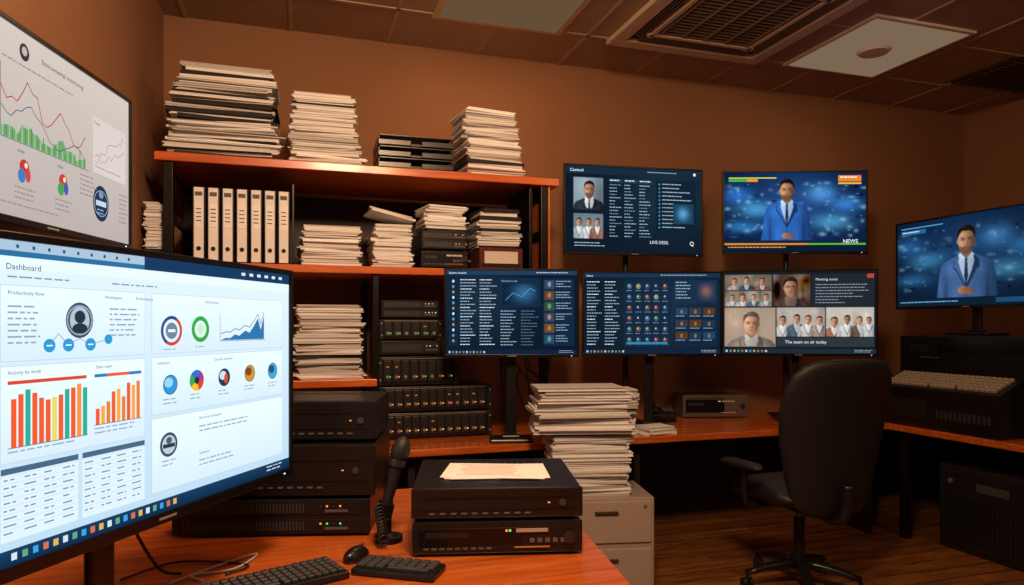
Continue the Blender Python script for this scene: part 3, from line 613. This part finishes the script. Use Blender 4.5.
# ---------------------------------------------------------------- electronic devices
def device(name,loc,rot,w,d,h,seed=1,style='server',col=H('18181a'),leds=('e88030','40c060')):
    r=random.Random(seed); b=B()
    ft=.008
    for sx in (-1,1):
        for y in (.04,d-.04): b.cyl((sx*(w/2-.04),y,ft/2),.014,ft,M_matte,BLK2,seg=12)
    b.box((0,d/2+.004,ft+(h-ft)/2),(w-.006,d-.008,h-ft),M_metal,col,.004)
    b.box((0,.0,ft+(h-ft)/2),(w,.014,h-ft),M_paint,tuple(c*1.1 for c in col),.004)
    zc=ft+(h-ft)/2; H1=h-ft
    for i in range(16): b.box((-w*.32+i*w*.64/15,d*.75,h+.0002),(w*.018,d*.22,.0015),M_matte,(.001,.001,.001))
    fy=-.0085
    if style=='server':
        n=max(1,int(H1/.045))
        for k in range(n):
            z=ft+H1*(k+.5)/n
            b.box((0,fy,z),(w*.92,.003,H1/n*.72),M_matte,H('0a0a0b'),.001)
            m=int(w/.016)
            for i in range(m): b.box((-w*.44+i*w*.62/m,fy-.002,z),(.005,.003,H1/n*.5),M_matte,H('3a3a3e'))
            for i in range(4): b.box((w*.25+i*.02,fy-.003,z+H1/n*.12),(.005,.002,.005),M_led,H(r.choice(leds)) if r.random()<.7 else H('202020'))
            b.box((w*.33,fy-.003,z-H1/n*.15),(.07,.003,.008),M_paint,H('5c5c60'))
    if style=='rack':
        for sx in (-1,1):
            b.box((sx*(w/2-.012),fy-.003,zc),(.024,.006,H1),M_metal,H('303034'),.002)
            for z in (-.3,.3): b.cyl((sx*(w/2-.012),fy-.008,zc+z*H1),.005,.004,M_metal,H('b0b0b0'),axis='Y',seg=10)
        n=max(6,int(w/.055))
        b.box((0,fy-.001,zc+H1*.43),(w*.9,.004,.006),M_metal,H('8a8480'))
        for i in range(n):
            x=-w*.44+w*.88*(i+.5)/n; b.box((x,fy-.002,zc),(w*.88/n*.84,.006,H1*.74),M_metal,H('38383c'),.003)
            b.box((x,fy-.006,zc+H1*.12),(w*.88/n*.5,.003,H1*.3),M_matte,BLK2); 
            b.cyl((x,fy-.007,zc-H1*.2),.009,.006,M_metal,H('b0a498'),axis='Y',seg=12)
            if r.random()<.8: b.box((x+w*.88/n*.28,fy-.007,zc-H1*.2),(.006,.002,.006),M_led,H(r.choice(leds)))
            if r.random()<.3: b.box((x,fy-.008,zc+H1*.15),(w*.88/n*.3,.002,.006),M_led,H('904818'))
    if style=='dvr':
        b.box((-w*.16,fy,zc),(w*.6,.003,H1*.6),M_paint,H('08080a'),.002); b.box((-w*.3,fy-.002,zc+H1*.1),(w*.25,.002,H1*.16),M_matte,H('241a14'))
        for i in range(9): b.box((-w*.42+i*.022,fy-.002,zc-H1*.32),(.014,.003,.006),M_paint,H('5e5e62'))
        for i in range(5): b.box((w*.2+i*.022,fy-.002,zc-H1*.1),(.014,.004,.012),M_paint,H('6a6460'),.001)
        b.cyl((w*.42,fy-.006,zc),.016,.014,M_metal,H('3a3a3c'),axis='Y'); b.box((w*.2,fy-.002,zc+H1*.22),(.09,.002,.010),M_matte,H('c0b0a0'))
        b.box((w*.2,fy-.002,zc-H1*.3),(.10,.002,.004),M_led,H('803c18'))
        b.box((w*.05,fy-.002,zc+H1*.22),(.006,.002,.006),M_led,H('e87030')); b.box((w*.07,fy-.002,zc+H1*.22),(.006,.002,.006),M_led,H('50c060'))
        for i in range(22): b.box((-w*.43+i*.012,fy-.002,zc+H1*.36),(.004,.002,H1*.09),M_matte,(.001,.001,.001))
    if style=='blank':
        b.box((0,fy,zc+H1*.2),(w*.9,.002,.003),M_matte,(.001,.001,.001)); b.box((0,fy,zc-H1*.2),(w*.9,.002,.003),M_matte,(.001,.001,.001))
        for i in range(10): b.box((-w*.38+i*.03,fy-.001,zc-H1*.33),(.016,.002,.005),M_paint,H('66666a'))
        b.cyl((w*.38,fy-.002,zc+.0),.010,.006,M_metal,H('505050'),axis='Y',seg=14); b.box((w*.3,fy-.001,zc),(.006,.002,.003),M_led,H('e88030'))
    return b.build(name,loc,rot)
device('rack_server',(-.065,2.226,.75),-15,.60,.38,.115,1,'server')
device('video_recorder',(.0,2.215,.866),-15,.50,.36,.165,2,'blank')
device('network_switch',(.055,2.24,1.032),-15,.40,.32,.13,3,'blank')
device('video_recorder',(.549,1.851,.75),-14,.48,.42,.098,4,'dvr')
device('video_recorder',(.549,1.855,.849),-14,.485,.42,.092,5,'blank')
device('rack_amplifier',(.785,3.9,.75),0,.66,.4,.15,6,'rack',leds=('e88030','e8b060'))
device('rack_amplifier',(.785,3.9,.901),0,.66,.4,.15,7,'rack',leds=('e88030','e8b060'))
device('audio_mixer_rack',(.68,3.9,1.052),0,.46,.36,.17,8,'rack')
device('disk_array',(.64,3.92,1.223),0,.36,.34,.09,9,'server',leds=('c8c8c8','e88030'))
device('disk_array',(.64,3.92,1.314),0,.36,.34,.12,10,'rack')
device('disk_array',(.64,3.93,1.435),0,.34,.32,.11,11,'server',leds=('c8c8c8','e88030'))
device('media_player',(.81,S0+.04,ZM),0,.27,.3,.10,12,'dvr'); device('media_player',(.81,S0+.05,ZM+.102),0,.26,.3,.11,13,'server')
b=B(); b.box((0,.13,.065),(.26,.26,.13),M_paper,H('5c2018'),.003); b.box((0,-.001,.075),(.2,.004,.07),M_paper,H('d8d0c8')); b.box((0,-.003,.03),(.24,.004,.02),M_paper,H('1c1210')); b.build('equipment_carton',(1.15,S0+.06,ZM),-2)
device('desktop_router',(2.82,4.14,.75),-15,.46,.26,.16,14,'dvr',H('5c524a'))
b=B()
for k in range(3):
    z=.012+k*.062
    b.box((0,.16,z),(.42,.32,.008),M_paint,BLK,.002)
    for sx in (-1,1): b.box((sx*.206,.16,z+.024),(.008,.32,.046),M_paint,BLK,.003)
    b.box((0,.316,z+.024),(.42,.008,.046),M_paint,BLK,.003); b.box((-.12,.002,z+.012),(.18,.008,.03),M_paint,BLK,.003); b.box((.12,.002,z+.012),(.18,.008,.03),M_paint,BLK,.003)
    b.box((0,.165,z+.010),(.38,.28,.010),M_paper,H('6a6058'))
    b.box((0,.1,z+.05),(.40,.2,.004),M_paint,BLK)
b.build('letter_trays',(.65,S0+.04,ZT),-1)
b=B(); b.box((0,0,.05),(.17,.18,.045),M_paint,BLK,.012,rot=(10,0,0)); b.box((-.055,0,.096),(.045,.19,.032),M_paint,BLK,.014,rot=(10,0,0))
for i in range(12): b.box((.01+(i%3)*.024,-.05+(i//3)*.022,.073+(i//3)*.004),(.016,.014,.008),M_paint,H('56565a'),.002)
b.box((.035,.055,.094),(.07,.03,.004),M_paint,H('30403c')); b.box((0,.015,.015),(.16,.13,.03),M_matte,BLK2)
b.build('desk_phone',(2.385,4.12,.751),-18)
b=B(); rr=random.Random(1)
for i,(dx,a) in enumerate(((0,0),(.01,4),(-.008,-3))):
    b.box((dx,0,.001+i*.0014),(.30,.21,.0012),M_paper,H('faf8f4'),rot=(0,0,a))
for i in range(9): b.box((-.02,.08-i*.018,.0047),(.2-.06*rr.random(),.003,.0003),M_paper,H('9c9286'),rot=(0,0,-3))
b.build('loose_papers',(.60,2.05,.9425),-18)
# microphone with coiled cable
b=B(); b.cyl((0,0,.008),.042,.016,M_metal,BLK,seg=28); b.cyl((0,0,.02),.03,.012,M_metal,BLK,r2=.012)
b.tube([(0,0,.02),(0,.0,.07),(.005,.0,.12)],.009,M_metal,BLK)
ax=Vector((.075,.0,.27)).normalized(); rot=(0,math.degrees(math.atan2(ax.x,ax.z)),0)
def along(t): return Vector((-.02,0,.065))+ax*t
b.cyl(along(.09),.013,.16,M_matte,H('1c1918'),r2=.021,rot=rot); b.cyl(along(.175),.026,.02,M_metal,H('3a3a3a'),rot=rot)
rings=[]
for i in range(9):
    t=i/8; rr_=.029*math.sqrt(max(.02,1-((t-.35)/.66)**2))
    c0=along(.185+t*.07); u=ax.cross(Vector((0,1,0))).normalized(); v=ax.cross(u)
    rings.append([c0+u*rr_*math.cos(a*math.pi/8)+v*rr_*math.sin(a*math.pi/8) for a in range(16)])
b.loft(rings,M_matte,H('241f1c'))
b.box(along(.03),(.04,.05,.05),M_metal,BLK,.006,rot=rot)
pts=[]
for i in range(80):
    t=i/79; a=t*20*math.pi; pts.append((-.035+.012*math.cos(a),-.02-.05*t,.02+.012*math.sin(a)+.09*(1-t)))
b.tube(pts,.003,M_matte,BLK,6)
b.build('desk_microphone',(.272,2.075,.751),8)
# keyboards
def keyboard(name,loc,rot,w,d,rows,cols,body,key,rx=0,th=.018):
    b=B(); b.box((0,0,th/2),(w,d,th),M_paint,body,.006)
    kw=(w-.02)/cols; kd=(d-.02)/rows
    for j in range(rows):
        i=0
        while i<cols:
            n=5 if (j==0 and i==3) else 1
            n=min(n,cols-i)
            b.box((-w/2+.01+kw*(i+n/2),-d/2+.01+kd*(j+.5),th+.004),(kw*n*.86,kd*.84,.010),M_matte,key,.002,seg=1); i+=n
    return b.build(name,loc,rot,rx)
keyboard('computer_keyboard',(-.045,1.80,.751),21,.34,.14,5,16,BLK,H('36363a'))
keyboard('numeric_keypad',(.262,1.80,.751),-32,.23,.10,4,8,BLK,H('36363a'))
b=B(); rings=[]
for i in range(11):
    t=i/10; a=.030*math.sqrt(max(.03,1-((t-.5)*2)**2)); hgt=.034*math.sqrt(max(.03,1-((t-.45)/.56)**2)) 
    rings.append([(a*math.cos(q*math.pi/10),-.052+.104*t,max(0,hgt*math.sin(q*math.pi/10))) for q in range(20)])
b.loft(rings,M_paint,BLK); b.box((0,.03,.031),(.008,.02,.008),M_matte,H('505050'),.003)
b.build('computer_mouse',(.165,1.945,.751),-35)
b=B()
b.tube([(-.30,1.88,.755),(-.2,1.98,.756),(-.10,2.06,.755),(-.15,1.95,.755),(-.25,1.93,.755),(-.22,1.88,.755)],.003,M_matte,H('c8c0b4'),6)
b.tube([(-.42,1.95,.755),(-.3,2.05,.756),(-.12,1.97,.755),(-.17,1.91,.755)],.003,M_matte,BLK,6)
b.tube([(-.33,1.72,1.2),(-.38,1.8,1.0),(-.33,1.9,.80),(-.28,1.95,.756)],.004,M_matte,BLK,6)
b.build('desk_cables')
b=B()
for k,(x,dx) in enumerate(((1.25,.08),(1.32,.16),(1.42,.10),(1.62,-.1))):
    b.tube([(x,4.2,1.3),(x+dx*.4,4.18,1.12),(x+dx,4.16,1.02+.02*k),(x+dx*1.8,4.2,1.12)],.005,M_matte,BLK,6)
    b.tube([(x+.02,4.25,1.25),(x+dx*.5,4.22,.95),(x+dx*.9,4.15,.757)],.005,M_matte,BLK,6)
b.build('hanging_cables')
# ---------------------------------------------------------------- right-hand console
b=B()
b.box((.24,0,.29),(.48,1.0,.58),M_paint,H('121214'),.008)
for z in (.14,.30,.46): b.box((-.002,0,z),(.006,.94,.004),M_matte,(.001,.001,.001))
b.box((-.004,-.1,.50),(.008,.6,.05),M_paint,H('060607'),.002); b.box((-.006,.34,.5),(.008,.14,.05),M_paint,H('1c2024'),.002)
for i in range(5): b.box((-.009,.2+.0+i*.03,.44),(.006,.016,.008),M_paint,H('50504e'))
b.box((.24,0,.583),(.40,.8,.006),M_matte,H('1c1c1f'))
b.build('office_printer',(4.02,3.21,.75))
b=B()
def prism(b,pts,y0,y1,mat,col):
    n=len(pts); b.add([(x,y0,z) for x,z in pts]+[(x,y1,z) for x,z in pts],[tuple(range(n)),tuple(range(n,2*n))[::-1]]+[(i,n+i,n+(i+1)%n,(i+1)%n) for i in range(n)],mat,col)
prism(b,[(0,0),(.21,0),(.21,.32),(.19,.33),(.0,.25)],-.42,.42,M_paint,H('121213'))
sl=math.atan2(.08,.19)
for j in range(5):
    for i in range(22):
        n=1
        if j==0 and i in (7,8,9,10,11,12): 
            if i!=7: continue
            n=6
        t=.02+j*.034
        b.box((t+.012,-.38+(i+n/2)*.0345,.25+(t+.012)*.421+.010),(.026,.0345*n*.78,.020),M_matte,H('a09480'),.003,rot=(0,-math.degrees(sl),0),seg=1)
for i in range(12): b.box((-.003,-.36+i*.03,.10),(.006,.018,.05),M_matte,H('2c2c2e'))
b.box((-.004,.2,.12),(.006,.3,.12),M_paint,H('1e1e20'),.002)
b.build('control_keyboard',(3.79,3.25,.75))
b=B(); b.box((.25,0,.265),(.5,.72,.52),M_matte,H('18181a'),.008)
b.box((-.004,0,.265),(.012,.66,.46),M_paint,H('202022'),.004)
for i in range(24): b.box((-.011,-.30+i*.026,.2),(.003,.008,.28),M_matte,(.001,.001,.001))
b.box((-.012,0,.42),(.004,.2,.05),M_metal,H('5a5a5c'),.002); b.cyl((-.012,.27,.43),.016,.01,M_metal,H('808080'),axis='X')
for y in (-.3,.3):
    for x in (.06,.44): b.cyl((x,y,.004),.02,.008,M_matte,BLK2)
b.build('equipment_case',(3.93,2.97,0))
# ---------------------------------------------------------------- office chair
def sup(a,bb,n=24,p=2.6):
    o=[]
    for i in range(n):
        t=2*math.pi*i/n; c=math.cos(t); s_=math.sin(t)
        o.append((a*math.copysign(abs(c)**(2/p),c),bb*math.copysign(abs(s_)**(2/p),s_)))
    return o
b=B()
for k in range(5):
    a=rad(90+72*k+10); dx,dy=math.cos(a),math.sin(a); rings=[]
    for t in range(6):
        q=t/5; R_=.03+.27*q; hw=.032-.012*q; hh=.022-.008*q; zz=.125-.045*q*q
        rings.append([(dx*R_-dy*u,dy*R_+dx*u,zz+v) for u,v in sup(hw,hh,12,3)])
    b.loft(rings,M_paint,BLK)
    cx,cy=dx*.295,dy*.295
    b.cyl((cx,cy,.062),.009,.05,M_metal,H('404040'),seg=10)
    ca=a+rad(50+37*k)
    for s_ in (-1,1):
        px,py=cx-math.sin(ca)*s_*.018,cy+math.cos(ca)*s_*.018
        b.cyl((px,py,.029),.029,.018,M_matte,BLK2,rot=(90,0,math.degrees(ca)))
b.cyl((0,0,.13),.045,.07,M_paint,BLK); b.cyl((0,0,.26),.028,.22,M_metal,H('2a2a2c')); b.cyl((0,0,.38),.018,.14,M_metal,H('808080'))
b.box((0,-.02,.45),(.2,.26,.05),M_matte,BLK,.01)
rings=[]
for i in range(15):
    t=i/14; e=math.sqrt(max(.03,1-abs(2*t-1)**4)); y=-.25+.52*t; z=.525-.04*max(0,t-.75)/.25
    rings.append([(u,y,z+v*(1+.0)) for u,v in sup(.285*(.72+.28*e),.065*e,28,3)])
b.loft(rings,M_leather)
rings=[]; prof=[(0,.10,.015),(.02,.17,.032),(.06,.215,.045),(.15,.245,.055),(.28,.275,.062),(.42,.30,.062),(.55,.315,.058),(.66,.312,.054),(.74,.285,.05),(.79,.240,.042),(.815,.19,.03),(.825,.10,.012)]
def lerp(pr,t):
    for (a0,a1,a2),(b0,b1,b2) in zip(pr,pr[1:]):
        if a0<=t<=b0: q=(t-a0)/(b0-a0); return a1+(b1-a1)*q,a2+(b2-a2)*q
    return pr[-1][1:]
ts=sorted(set([0,.01,.02,.04,.06,.1]+[.15+.05*i for i in range(12)]+[.72,.74,.765,.79,.803,.815,.825]))
for t in ts:
    hw,ht=lerp(prof,t); z=.44+t*.965
    yb=-.26-.16*t+.035*math.sin(t/.825*math.pi)
    rings.append([(u,yb+v+.55*u*u,z) for u,v in sup(hw,ht,32,2.4)])
b.loft(rings,M_leather)
b.tube([(0,-.08,.44),(0,-.28,.43),(0,-.345,.50),(0,-.36,.62)],.028,M_paint,BLK,12)
for sx in (-1,1):
    b.tube([(sx*.16,.02,.455),(sx*.29,.02,.46),(sx*.335,.0,.52),(sx*.345,-.01,.66)],.018,M_paint,BLK,10)
    rings=[]
    for i in range(9):
        t=i/8; e=math.sqrt(max(.05,1-abs(2*t-1)**5)); rings.append([(sx*.345+u-.0,-.16+.36*t,.675+v-.015*t*t) for u,v in sup(.045*e,.021*e,16,2.6)])
    b.loft(rings,M_leather)
b.build('office_chair',(2.59,3.03,0),-3)
# ---------------------------------------------------------------- lights
def area(name,loc,target,size,power,col,sy=None):
    l=bpy.data.lights.new(name,'AREA'); l.energy=power; l.color=col; l.size=size
    if sy: l.shape='RECTANGLE'; l.size_y=sy
    o=bpy.data.objects.new(name,l); scene.collection.objects.link(o); o.location=loc
    o.rotation_euler=(Vector(target)-Vector(loc)).to_track_quat('-Z','Y').to_euler(); return o
area('ceiling_lamp_key',(.4,.8,3.1),(.4,4.0,1.5),.45,78,(1,.66,.41))
area('ceiling_lamp_room',(3.0,.4,3.1),(3.4,3.6,.6),.8,12,(1,.58,.30))
area('panel_lamp',(1.19,3.65,3.22),(1.19,3.65,0),.7,8,(1,.56,.28))
area('panel_lamp_right',(3.68,3.6,3.20),(3.68,3.6,0),.7,3,(1,.6,.35))
pl=bpy.data.lights.new('fill_point','POINT'); pl.energy=24; pl.color=(1,.56,.27); pl.shadow_soft_size=.10  # added fill light without a fixture, out of view, brightens ceiling and walls
po=bpy.data.objects.new('fill_point',pl); scene.collection.objects.link(po); po.location=(.7,1.7,2.72)
w=bpy.data.worlds.new('world'); scene.world=w; w.use_nodes=True
w.node_tree.nodes['Background'].inputs[0].default_value=(1,.55,.3,1); w.node_tree.nodes['Background'].inputs[1].default_value=.05
scene.view_settings.view_transform='Standard'
cam=bpy.data.cameras.new('camera'); cam.lens=24; cam.sensor_width=36; cam.shift_y=33/1024; cam.clip_start=.02
co=bpy.data.objects.new('camera',cam); scene.collection.objects.link(co); co.location=(0,0,1.4); co.rotation_euler=(rad(90),0,rad(-17.7)); scene.camera=co
